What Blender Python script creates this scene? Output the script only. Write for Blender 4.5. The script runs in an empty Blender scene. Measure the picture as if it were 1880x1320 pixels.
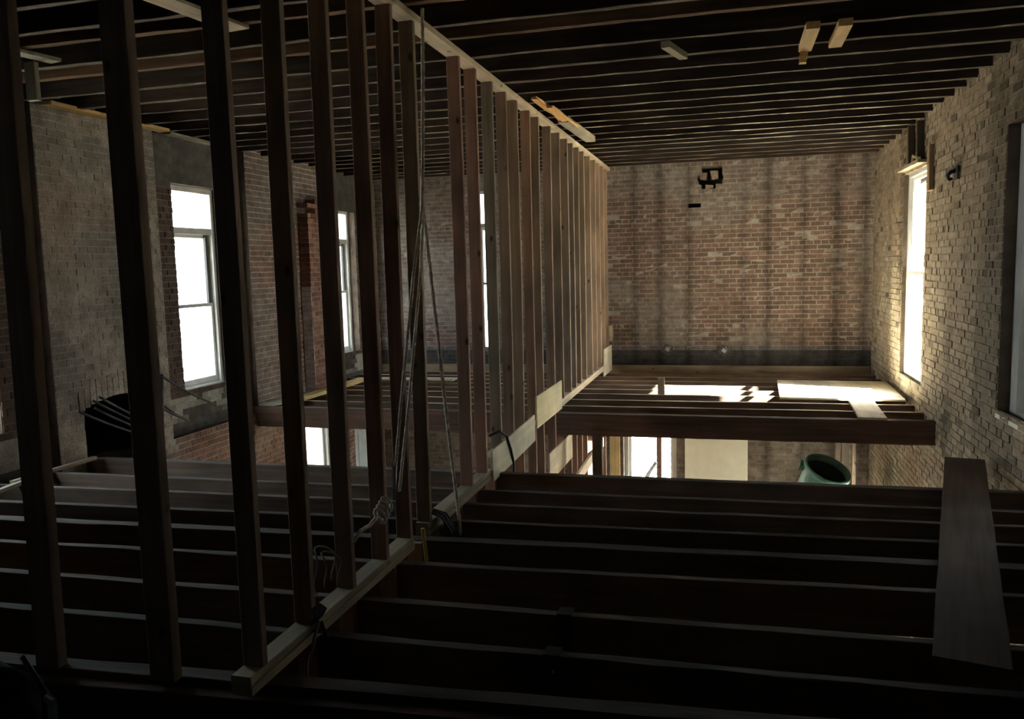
import bpy, math, random
from mathutils import Vector, Matrix
random.seed(11)
scene = bpy.context.scene
col = scene.collection

# ------------------------------------------------------------------ camera
FPX, YAW, PITCH, ROLL = 1505.0, 0.2605, 0.1105, -0.0257
cam_d = bpy.data.cameras.new('camera')
cam_d.sensor_width = 36.0
cam_d.lens = FPX / 1880.0 * 36.0
cam_d.clip_start = 0.05
cam = bpy.data.objects.new('camera', cam_d)
col.objects.link(cam)
EYE = Vector((0, 0, 1.63))
f_ = Vector((-math.sin(YAW) * math.cos(PITCH), math.cos(YAW) * math.cos(PITCH), -math.sin(PITCH)))
r_ = Vector((math.cos(YAW), math.sin(YAW), 0))
u_ = r_.cross(f_)
CR = math.cos(ROLL) * r_ + math.sin(ROLL) * u_
CU = -math.sin(ROLL) * r_ + math.cos(ROLL) * u_
CF = f_
cam.matrix_world = Matrix(((CR.x, CU.x, -CF.x, EYE.x), (CR.y, CU.y, -CF.y, EYE.y), (CR.z, CU.z, -CF.z, EYE.z), (0, 0, 0, 1)))
scene.camera = cam

# ------------------------------------------------------------------ sky, sun, exposure
world = bpy.data.worlds.new('hazy_white_sky')
scene.world = world
world.use_nodes = True
bg = world.node_tree.nodes['Background']
sun_d = bpy.data.lights.new('sun', 'SUN')
sun_d.energy = 200.0
sun_d.angle = math.radians(0.6)
sun_d.color = (1.0, 0.95, 0.87)
sun = bpy.data.objects.new('sun', sun_d)
col.objects.link(sun)
sun.location = (9, 6, 14)
SUN_DIR = Vector((-1.25, 0.36, -1.0)).normalized()
# hazy sky: bluish white all round, brighter in the wide haze around the sun
wt = world.node_tree
w_tc = wt.nodes.new('ShaderNodeTexCoord')
w_dot = wt.nodes.new('ShaderNodeVectorMath'); w_dot.operation = 'DOT_PRODUCT'
w_dot.inputs[1].default_value = -SUN_DIR
w_max = wt.nodes.new('ShaderNodeMath'); w_max.operation = 'MAXIMUM'; w_max.inputs[1].default_value = 0.0
w_pow = wt.nodes.new('ShaderNodeMath'); w_pow.operation = 'POWER'; w_pow.inputs[1].default_value = 5.0
w_mix = wt.nodes.new('ShaderNodeMix'); w_mix.data_type = 'RGBA'; w_mix.clamp_factor = False
w_mix.inputs[6].default_value = (0.84 * 6.5, 0.93 * 6.5, 1.0 * 6.5, 1)
w_mix.inputs[7].default_value = (24.0, 23.5, 22.5, 1)
wt.links.new(w_tc.outputs['Generated'], w_dot.inputs[0])
wt.links.new(w_dot.outputs['Value'], w_max.inputs[0])
wt.links.new(w_max.outputs[0], w_pow.inputs[0])
wt.links.new(w_pow.outputs[0], w_mix.inputs[0])
wt.links.new(w_mix.outputs[2], bg.inputs['Color'])
bg.inputs['Strength'].default_value = 1.0
sun.rotation_euler = SUN_DIR.to_track_quat('-Z', 'Y').to_euler()
vs = scene.view_settings
vs.view_transform = 'Standard'
vs.look = 'None'
vs.exposure = 1.0
vs.gamma = 1.0
vs.use_curve_mapping = False
scene.cycles.caustics_reflective = False
scene.cycles.caustics_refractive = False
scene.cycles.diffuse_bounces = 6
scene.cycles.max_bounces = 14
scene.cycles.transparent_max_bounces = 16

def portal(name, loc, direction, sx, sy):
    d = bpy.data.lights.new(name, 'AREA')
    d.shape = 'RECTANGLE'
    d.size, d.size_y = sx, sy
    d.cycles.is_portal = True
    o = bpy.data.objects.new(name, d)
    col.objects.link(o)
    o.location = loc
    o.rotation_euler = Vector(direction).to_track_quat('-Z', 'Z').to_euler()
    return o

# ------------------------------------------------------------------ materials
def new_mat(name):
    m = bpy.data.materials.new(name)
    m.use_nodes = True
    nt = m.node_tree
    b = nt.nodes['Principled BSDF']
    return m, nt, b

def N(nt, kind, **kw):
    n = nt.nodes.new(kind)
    for k, v in kw.items():
        setattr(n, k, v)
    return n

def ramp(nt, stops):
    n = nt.nodes.new('ShaderNodeValToRGB')
    e = n.color_ramp.elements
    e[0].position, e[0].color = stops[0][0], (*stops[0][1], 1)
    e[1].position, e[1].color = stops[-1][0], (*stops[-1][1], 1)
    for p, c in stops[1:-1]:
        x = e.new(p)
        x.color = (*c, 1)
    return n

def mixc(nt, fac, a, b, mode='MIX'):
    n = nt.nodes.new('ShaderNodeMix')
    n.data_type = 'RGBA'
    n.blend_type = mode
    for sock, v in ((0, fac), (6, a), (7, b)):
        if hasattr(v, 'is_linked') or hasattr(v, 'links'):
            nt.links.new(v, n.inputs[sock])
        elif isinstance(v, tuple):
            n.inputs[sock].default_value = (*v, 1) if len(v) == 3 else v
        else:
            n.inputs[sock].default_value = v
    return n.outputs[2]

def wood_mat(name, c1, c2, rough=0.75, knots=0.0, grain=1.0, bump=0.25, dust=0.0):
    """timber built along its local Z; the grain runs along Z, each piece takes its own tone from the object colour"""
    m, nt, b = new_mat(name)
    tc = N(nt, 'ShaderNodeTexCoord')
    oi = N(nt, 'ShaderNodeObjectInfo')
    mp = N(nt, 'ShaderNodeMapping')
    mp.inputs['Scale'].default_value = (26 * grain, 26 * grain, 1.3 * grain)
    add = N(nt, 'ShaderNodeVectorMath', operation='ADD')
    mul = N(nt, 'ShaderNodeVectorMath', operation='SCALE')
    comb = N(nt, 'ShaderNodeCombineXYZ')
    for i in range(3):
        nt.links.new(oi.outputs['Random'], comb.inputs[i])
    nt.links.new(comb.outputs[0], mul.inputs[0])
    mul.inputs['Scale'].default_value = 37.0
    nt.links.new(tc.outputs['Object'], add.inputs[0])
    nt.links.new(mul.outputs[0], add.inputs[1])
    nt.links.new(add.outputs[0], mp.inputs['Vector'])
    no = N(nt, 'ShaderNodeTexNoise')
    no.inputs['Scale'].default_value = 1.0
    no.inputs['Detail'].default_value = 4
    nt.links.new(mp.outputs[0], no.inputs['Vector'])
    r = ramp(nt, [(0.3, c1), (0.72, c2)])
    nt.links.new(no.outputs['Fac'], r.inputs[0])
    c = mixc(nt, 1.0, r.outputs[0], oi.outputs['Color'], 'MULTIPLY')
    big = N(nt, 'ShaderNodeTexNoise')
    big.inputs['Scale'].default_value = 2.2
    nt.links.new(add.outputs[0], big.inputs['Vector'])
    rb = ramp(nt, [(0.3, (0.68, 0.68, 0.68)), (0.7, (1.15, 1.12, 1.08))])
    nt.links.new(big.outputs['Fac'], rb.inputs[0])
    c = mixc(nt, 1.0, c, rb.outputs[0], 'MULTIPLY')
    if knots:
        mk = N(nt, 'ShaderNodeMapping')
        mk.inputs['Scale'].default_value = (1, 1, 0.55)
        nt.links.new(add.outputs[0], mk.inputs['Vector'])
        vo = N(nt, 'ShaderNodeTexVoronoi')
        vo.inputs['Scale'].default_value = 7.0
        nt.links.new(mk.outputs[0], vo.inputs['Vector'])
        rk = ramp(nt, [(0.06, (knots,) * 3), (0.13, (0.0,) * 3)])
        nt.links.new(vo.outputs['Distance'], rk.inputs[0])
        c = mixc(nt, rk.outputs[0], c, (0.035, 0.02, 0.012))
    nt.links.new(c, b.inputs['Base Color'])
    b.inputs['Roughness'].default_value = rough
    b.inputs['Specular IOR Level'].default_value = 0.25
    bp = N(nt, 'ShaderNodeBump')
    bp.inputs['Strength'].default_value = bump
    bp.inputs['Distance'].default_value = 0.004
    nt.links.new(no.outputs['Fac'], bp.inputs['Height'])
    nt.links.new(bp.outputs[0], b.inputs['Normal'])
    return m

def plain_mat(name, c, rough=0.6, metal=0.0, var=0.25, scale=6.0, bump=0.1, spec=0.3):
    m, nt, b = new_mat(name)
    tc = N(nt, 'ShaderNodeTexCoord')
    no = N(nt, 'ShaderNodeTexNoise')
    no.inputs['Scale'].default_value = scale
    no.inputs['Detail'].default_value = 5
    nt.links.new(tc.outputs['Object'], no.inputs['Vector'])
    lo = tuple(x * (1 - var) for x in c)
    hi = tuple(min(1, x * (1 + var)) for x in c)
    r = ramp(nt, [(0.3, lo), (0.7, hi)])
    nt.links.new(no.outputs['Fac'], r.inputs[0])
    nt.links.new(r.outputs[0], b.inputs['Base Color'])
    b.inputs['Roughness'].default_value = rough
    b.inputs['Metallic'].default_value = metal
    b.inputs['Specular IOR Level'].default_value = spec
    bp = N(nt, 'ShaderNodeBump')
    bp.inputs['Strength'].default_value = bump
    bp.inputs['Distance'].default_value = 0.005
    nt.links.new(no.outputs['Fac'], bp.inputs['Height'])
    nt.links.new(bp.outputs[0], b.inputs['Normal'])
    return m

def tint_mat(name, gain=1.0, rough=0.9, fine=60.0, bump=0.5, streaks=None):
    """bricks and mortar: colour of each piece comes with its mesh, fine grain and pits are procedural"""
    m, nt, b = new_mat(name)
    at = N(nt, 'ShaderNodeAttribute')
    at.attribute_name = 'tint'
    ge = N(nt, 'ShaderNodeNewGeometry')
    no = N(nt, 'ShaderNodeTexNoise')
    no.inputs['Scale'].default_value = fine
    no.inputs['Detail'].default_value = 3
    nt.links.new(ge.outputs['Position'], no.inputs['Vector'])
    r = ramp(nt, [(0.25, (0.6 * gain,) * 3), (0.75, (1.35 * gain,) * 3)])
    nt.links.new(no.outputs['Fac'], r.inputs[0])
    c = mixc(nt, 1.0, at.outputs['Color'], r.outputs[0], 'MULTIPLY')
    mid = N(nt, 'ShaderNodeTexNoise')
    mid.inputs['Scale'].default_value = 9.0
    mid.inputs['Detail'].default_value = 4
    nt.links.new(ge.outputs['Position'], mid.inputs['Vector'])
    r2 = ramp(nt, [(0.3, (0.72, 0.7, 0.68)), (0.7, (1.2, 1.2, 1.2))])
    nt.links.new(mid.outputs['Fac'], r2.inputs[0])
    c = mixc(nt, 1.0, c, r2.outputs[0], 'MULTIPLY')
    if streaks:      # dirt lines left on the wall where old studs once stood
        sx = N(nt, 'ShaderNodeSeparateXYZ')
        nt.links.new(ge.outputs['Position'], sx.inputs[0])
        wob = N(nt, 'ShaderNodeTexNoise')
        wob.inputs['Scale'].default_value = 5.0
        nt.links.new(ge.outputs['Position'], wob.inputs['Vector'])
        a1 = N(nt, 'ShaderNodeMath', operation='MULTIPLY_ADD')
        nt.links.new(wob.outputs['Fac'], a1.inputs[0])
        a1.inputs[1].default_value = 0.10
        nt.links.new(sx.outputs['X'], a1.inputs[2])
        mr = N(nt, 'ShaderNodeMapRange')
        mr.inputs['From Min'].default_value, mr.inputs['From Max'].default_value = -2.05, 2.05
        nt.links.new(a1.outputs[0], mr.inputs['Value'])
        stops = [(0.0, (1, 1, 1))]
        for x_, wd_, k_ in streaks:
            p_ = (x_ + 0.05 + 2.05) / 4.1
            stops += [(p_ - wd_ / 4.1, (1, 1, 1)), (p_, (k_,) * 3), (p_ + wd_ / 4.1, (1, 1, 1))]
        stops.append((1.0, (1, 1, 1)))
        sr = ramp(nt, stops)
        nt.links.new(mr.outputs[0], sr.inputs[0])
        c = mixc(nt, 1.0, c, sr.outputs[0], 'MULTIPLY')
    nt.links.new(c, b.inputs['Base Color'])
    b.inputs['Roughness'].default_value = rough
    b.inputs['Specular IOR Level'].default_value = 0.15
    bp = N(nt, 'ShaderNodeBump')
    bp.inputs['Strength'].default_value = bump
    bp.inputs['Distance'].default_value = 0.006
    nt.links.new(no.outputs['Fac'], bp.inputs['Height'])
    nt.links.new(bp.outputs[0], b.inputs['Normal'])
    return m

M = {}
M['stud'] = wood_mat('framing_lumber', (0.24, 0.185, 0.145), (0.38, 0.30, 0.235), knots=0.85)
M['plate'] = wood_mat('pale_lumber', (0.40, 0.34, 0.26), (0.56, 0.49, 0.39), knots=0.6)
M['joist'] = wood_mat('old_joist_wood', (0.075, 0.055, 0.042), (0.135, 0.10, 0.078), rough=0.85, bump=0.5)
M['joist_top'] = wood_mat('dusty_joist_top', (0.065, 0.062, 0.056), (0.125, 0.118, 0.108), rough=0.9, bump=0.5)
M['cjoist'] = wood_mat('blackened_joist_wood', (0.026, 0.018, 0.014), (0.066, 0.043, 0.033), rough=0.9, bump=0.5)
M['ply'] = wood_mat('pale_plywood', (0.55, 0.50, 0.38), (0.70, 0.65, 0.52), grain=0.6, knots=0.0, bump=0.05)
M['yellow_wood'] = wood_mat('yellow_pine', (0.50, 0.36, 0.17), (0.66, 0.50, 0.28), knots=0.4)
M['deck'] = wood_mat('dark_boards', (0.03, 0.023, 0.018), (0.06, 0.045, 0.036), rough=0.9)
M['brick'] = tint_mat('brick', 1.0)
M['mortar'] = tint_mat('mortar', 1.0, fine=110.0)
STREAKS = [(-1.42, 0.09, 0.55), (-1.03, 0.10, 0.5), (-0.60, 0.09, 0.6), (0.20, 0.07, 0.68), (0.55, 0.10, 0.48), (1.05, 0.08, 0.6), (1.50, 0.13, 0.42), (1.88, 0.10, 0.5)]
M['brick_end'] = tint_mat('end_wall_brick', 1.0, streaks=STREAKS)
M['mortar_end'] = tint_mat('end_wall_mortar', 1.0, fine=110.0, streaks=STREAKS)
M['white'] = plain_mat('white_window_paint', (0.62, 0.62, 0.58), rough=0.5, var=0.12)
M['dark_sash'] = plain_mat('dark_sash_edge', (0.06, 0.06, 0.06), rough=0.5)
M['rope'] = plain_mat('braided_rope', (0.68, 0.63, 0.53), rough=0.9, scale=60)
M['black'] = plain_mat('black_rubber', (0.02, 0.02, 0.022), rough=0.6)
M['cloth'] = plain_mat('black_cloth', (0.012, 0.013, 0.018), rough=0.95, scale=20)
M['steel'] = plain_mat('dull_steel', (0.55, 0.54, 0.52), rough=0.35, metal=1.0)
M['iron'] = plain_mat('dark_iron', (0.10, 0.10, 0.11), rough=0.55, metal=0.6)
M['green'] = plain_mat('green_plastic', (0.10, 0.22, 0.18), rough=0.45, var=0.3)
M['green_in'] = plain_mat('dark_plastic', (0.03, 0.05, 0.05), rough=0.6)
M['cream'] = plain_mat('cream_board', (0.82, 0.80, 0.64), rough=0.8, var=0.05)
M['siding'] = plain_mat('white_siding', (0.75, 0.74, 0.70), rough=0.7, var=0.1)
M['pale_blue'] = plain_mat('pale_blue_paint', (0.66, 0.76, 0.82), rough=0.6, var=0.12)
M['soot'] = plain_mat('soot', (0.014, 0.013, 0.013), rough=0.95)
M['wire'] = plain_mat('grey_wire', (0.24, 0.23, 0.20), rough=0.7)
M['ground'] = plain_mat('pale_ground', (0.24, 0.22, 0.18), rough=0.95, scale=0.7)
M['grey_render'] = plain_mat('grey_render', (0.17, 0.17, 0.16), rough=0.95, scale=1.5)
M['plaster'] = plain_mat('dirty_plaster', (0.10, 0.095, 0.085), rough=0.95, scale=2.5, var=0.5)
M['yellow'] = plain_mat('yellow_stick_paint', (0.62, 0.48, 0.14), rough=0.6)
M['tin'] = plain_mat('galvanised_box', (0.42, 0.43, 0.44), rough=0.45, metal=0.7)
M['print_white'] = plain_mat('white_print', (0.75, 0.78, 0.76), rough=0.5, var=0.05)
M['print_yellow'] = plain_mat('yellow_print', (0.7, 0.65, 0.15), rough=0.5, var=0.05)

# lath-scarred undersides of the ceiling joists: patches of old lime plaster left on the wood
def underside_mat():
    m, nt, b = new_mat('lath_scarred_underside')
    tc = N(nt, 'ShaderNodeTexCoord')
    ge = N(nt, 'ShaderNodeNewGeometry')
    mp = N(nt, 'ShaderNodeMapping')
    mp.inputs['Scale'].default_value = (2.0, 9.0, 2.0)
    nt.links.new(ge.outputs['Position'], mp.inputs['Vector'])
    no = N(nt, 'ShaderNodeTexNoise')
    no.inputs['Scale'].default_value = 1.6
    no.inputs['Detail'].default_value = 6
    no.inputs['Roughness'].default_value = 0.7
    nt.links.new(mp.outputs[0], no.inputs['Vector'])
    r = ramp(nt, [(0.36, (0.10, 0.085, 0.068)), (0.58, (0.19, 0.165, 0.135)), (0.68, (0.62, 0.55, 0.43))])
    nt.links.new(no.outputs['Fac'], r.inputs[0])
    nt.links.new(r.outputs[0], b.inputs['Base Color'])
    b.inputs['Roughness'].default_value = 0.95
    b.inputs['Specular IOR Level'].default_value = 0.1
    return m
M['underside'] = underside_mat()

def glass_mat():
    m, nt, b = new_mat('window_glass')
    nt.nodes.remove(b)
    out = nt.nodes['Material Output']
    tr = N(nt, 'ShaderNodeBsdfTransparent')
    tr.inputs[0].default_value = (0.90, 0.93, 0.93, 1)
    gl = N(nt, 'ShaderNodeBsdfGlossy')
    gl.inputs['Roughness'].default_value = 0.05
    fr = N(nt, 'ShaderNodeFresnel')
    ge = N(nt, 'ShaderNodeNewGeometry')          # the far face of the pane has the inverse index, so both faces reflect alike
    ma = N(nt, 'ShaderNodeMath', operation='MULTIPLY_ADD')
    nt.links.new(ge.outputs['Backfacing'], ma.inputs[0])
    ma.inputs[1].default_value = 1 / 1.3 - 1.3
    ma.inputs[2].default_value = 1.3
    nt.links.new(ma.outputs[0], fr.inputs[0])
    mx = N(nt, 'ShaderNodeMixShader')
    nt.links.new(fr.outputs[0], mx.inputs[0])
    nt.links.new(tr.outputs[0], mx.inputs[1])
    nt.links.new(gl.outputs[0], mx.inputs[2])
    nt.links.new(mx.outputs[0], out.inputs[0])
    return m
M['glass'] = glass_mat()

# ------------------------------------------------------------------ helpers
def tag(o, label=None, cat=None, group=None, kind=None):
    if label: o['label'] = label
    if cat: o['category'] = cat
    if group: o['group'] = group
    if kind: o['kind'] = kind
    return o

def empty(name, loc):
    o = bpy.data.objects.new(name, None)
    o.empty_display_size = 0.1
    col.objects.link(o)
    o.location = loc
    return o

def adopt(o, parent):
    """parent without moving (all parents here are unrotated, unscaled)"""
    if parent is not None:
        o.parent = parent
        o.matrix_parent_inverse = Matrix.Translation(-Vector(world_loc(parent)))
    return o

def world_loc(o):
    return o.get('_wl') or tuple(o.location) if '_wl' in o.keys() else tuple(o.location)

class MB:
    """collects vertices and faces, then links ONE mesh object"""
    def __init__(s):
        s.v, s.f, s.mi, s.c, s.sm = [], [], [], [], []
    def poly(s, pts, mi=0, c=None):
        n = len(s.v)
        s.v += [tuple(p) for p in pts]
        s.f.append(tuple(range(n, n + len(pts))))
        s.mi.append(mi); s.c.append(c); s.sm.append(False)
    def box(s, lo, hi, mi=0, c=None, jit=0.0, skip=()):
        n = len(s.v)
        for z in (lo[2], hi[2]):
            for x, y in ((lo[0], lo[1]), (hi[0], lo[1]), (hi[0], hi[1]), (lo[0], hi[1])):
                s.v.append((x + random.uniform(-jit, jit), y + random.uniform(-jit, jit), z + random.uniform(-jit, jit)))
        for f in ((3, 2, 1, 0), (4, 5, 6, 7), (0, 1, 5, 4), (1, 2, 6, 5), (2, 3, 7, 6), (3, 0, 4, 7)):
            s.f.append(tuple(n + i for i in f)); s.mi.append(mi); s.c.append(c); s.sm.append(False)
    def obox(s, M4, lo, hi, mi=0, c=None):
        n = len(s.v)
        s.box(lo, hi, mi, c)
        for i in range(n, len(s.v)):
            s.v[i] = tuple(M4 @ Vector(s.v[i]))
    def tube(s, pts, rad, sides=8, mi=0, caps=True, c=None):
        pts = [Vector(p) for p in pts]
        rads = rad if isinstance(rad, (list, tuple)) else [rad] * len(pts)
        n0 = len(s.v)
        up = Vector((0, 0, 1))
        t = (pts[1] - pts[0]).normalized()
        a = t.cross(up)
        if a.length < 1e-3: a = t.cross(Vector((0, 1, 0)))
        a.normalize()
        for i, p in enumerate(pts):
            if i == 0: t = pts[1] - pts[0]
            elif i == len(pts) - 1: t = pts[-1] - pts[-2]
            else: t = pts[i + 1] - pts[i - 1]
            t.normalize()
            a = (a - t * a.dot(t)).normalized()
            b = t.cross(a)
            for k in range(sides):
                an = 2 * math.pi * k / sides
                s.v.append(tuple(p + (a * math.cos(an) + b * math.sin(an)) * rads[i]))
        for i in range(len(pts) - 1):
            for k in range(sides):
                k2 = (k + 1) % sides
                s.f.append((n0 + i * sides + k, n0 + i * sides + k2, n0 + (i + 1) * sides + k2, n0 + (i + 1) * sides + k))
                s.mi.append(mi); s.c.append(c); s.sm.append(True)
        if caps:
            s.f.append(tuple(n0 + k for k in reversed(range(sides)))); s.mi.append(mi); s.c.append(c); s.sm.append(False)
            e = n0 + (len(pts) - 1) * sides
            s.f.append(tuple(e + k for k in range(sides))); s.mi.append(mi); s.c.append(c); s.sm.append(False)
    def build(s, name, mats, parent=None, origin=None, parent_loc=None):
        me = bpy.data.meshes.new(name)
        if origin is None:
            xs = list(zip(*s.v))
            origin = ((min(xs[0]) + max(xs[0])) / 2, (min(xs[1]) + max(xs[1])) / 2, min(xs[2]))
        ox, oy, oz = origin
        me.from_pydata([(x - ox, y - oy, z - oz) for x, y, z in s.v], [], s.f)
        if not isinstance(mats, (list, tuple)): mats = [mats]
        for m in mats: me.materials.append(m)
        if len(mats) > 1:
            me.polygons.foreach_set('material_index', s.mi)
        if any(s.sm):
            me.polygons.foreach_set('use_smooth', s.sm)
        if any(c is not None for c in s.c):
            at = me.color_attributes.new('tint', 'FLOAT_COLOR', 'CORNER')
            data = []
            for f, c in zip(s.f, s.c):
                c = c or (0.2, 0.2, 0.2)
                data += [c[0], c[1], c[2], 1.0] * len(f)
            at.data.foreach_set('color', data)
        me.update()
        o = bpy.data.objects.new(name, me)
        col.objects.link(o)
        o.location = origin
        if parent is not None:
            o.parent = parent
            pl = WL.get(parent.name, Vector((0, 0, 0)))
            o.location = Vector(origin) - pl
        WL[o.name] = Vector(origin)
        return o
WL = {}
def root(name, loc):
    o = empty(name, loc)
    WL[o.name] = Vector(loc)
    return o

def timber(name, A, B, w, h, mat, parent=None, up=(0, 0, 1), jit=0.0, seg=1, chamfer=0.003, tone=None, top=None, bottom=None, bow=0.0):
    """a length of timber from A to B (centre line); w across, h along 'up'; local Z is the length"""
    A, B = Vector(A), Vector(B)
    L = (B - A).length
    z = (B - A).normalized()
    upv = Vector(up)
    y = (upv - z * upv.dot(z)).normalized()
    x = y.cross(z)
    c = min(chamfer, w / 4, h / 4)
    sec = [(-w/2 + c, -h/2), (w/2 - c, -h/2), (w/2, -h/2 + c), (w/2, h/2 - c), (w/2 - c, h/2), (-w/2 + c, h/2), (-w/2, h/2 - c), (-w/2, -h/2 + c)]
    me = bpy.data.meshes.new(name)
    vs_, fs, mi = [], [], []
    off = [0.0, 0.0]
    for i in range(seg + 1):
        t = i / seg
        bx = bow * math.sin(math.pi * t)
        for k, (px, py) in enumerate(sec):
            jx = random.uniform(-jit, jit) if jit else 0
            jy = random.uniform(-jit, jit) if jit else 0
            vs_.append((px + jx + bx, py + jy, -L / 2 + L * t))
    mats = [mat]
    ti = bi = 0
    if top: mats.append(top); ti = len(mats) - 1
    if bottom: mats.append(bottom); bi = len(mats) - 1
    for i in range(seg):
        for k in range(8):
            k2 = (k + 1) % 8
            fs.append((i * 8 + k, i * 8 + k2, (i + 1) * 8 + k2, (i + 1) * 8 + k))
            mi.append(ti if k == 4 else bi if k == 0 else 0)
    fs.append(tuple(reversed(range(8)))); mi.append(0)
    fs.append(tuple(seg * 8 + k for k in range(8))); mi.append(0)
    me.from_pydata(vs_, [], fs)
    for m in mats: me.materials.append(m)
    me.polygons.foreach_set('material_index', mi)
    me.update()
    o = bpy.data.objects.new(name, me)
    col.objects.link(o)
    mid = (A + B) / 2
    pl = WL.get(parent.name, Vector((0, 0, 0))) if parent is not None else Vector((0, 0, 0))
    R3 = Matrix((x, y, z)).transposed().to_4x4()
    if parent is not None: o.parent = parent
    o.matrix_local = Matrix.Translation(mid - pl) @ R3
    WL[o.name] = mid
    if tone is None:
        t = random.uniform(0.8, 1.15)
        tone = (t, t * random.uniform(0.94, 1.03), t * random.uniform(0.9, 1.05))
    o.color = (*tone, 1)
    return o

def hsh(i, j, k=0):
    n = (i * 374761393 + j * 668265263 + k * 2147483647) & 0xffffffff
    n = ((n ^ (n >> 13)) * 1274126177) & 0xffffffff
    return ((n ^ (n >> 16)) & 0xffff) / 65535.0
def vnoise(x, y, k=0):
    i, j = math.floor(x), math.floor(y)
    a, b = x - i, y - j
    a, b = a * a * (3 - 2 * a), b * b * (3 - 2 * b)
    return (hsh(i, j, k) * (1 - a) + hsh(i + 1, j, k) * a) * (1 - b) + (hsh(i, j + 1, k) * (1 - a) + hsh(i + 1, j + 1, k) * a) * b
def fbm(x, y, k=0):
    return 0.55 * vnoise(x, y, k) + 0.3 * vnoise(2.1 * x + 7, 2.1 * y + 3, k + 1) + 0.15 * vnoise(4.3 * x, 4.3 * y, k + 2)
def lerp(a, b, t):
    t = max(0, min(1, t))
    return tuple(p + (q - p) * t for p, q in zip(a, b))
def sstep(a, b, x):
    t = max(0, min(1, (x - a) / (b - a)))
    return t * t * (3 - 2 * t)

ORD = ['first', 'second', 'third', 'fourth', 'fifth', 'sixth', 'seventh', 'eighth', 'ninth', 'tenth', 'eleventh', 'twelfth', 'thirteenth',
       'fourteenth', 'fifteenth', 'sixteenth', 'seventeenth', 'eighteenth', 'nineteenth', 'twentieth', 'twenty-first', 'twenty-second', 'twenty-third',
       'twenty-fourth', 'twenty-fifth', 'twenty-sixth', 'twenty-seventh', 'twenty-eighth', 'twenty-ninth', 'thirtieth']

def pixel(P):
    d = Vector(P) - EYE
    z = d.dot(CF)
    if z <= 0.05: return None
    return 940 + FPX * d.dot(CR) / z, 660 - FPX * d.dot(CU) / z, z

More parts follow.
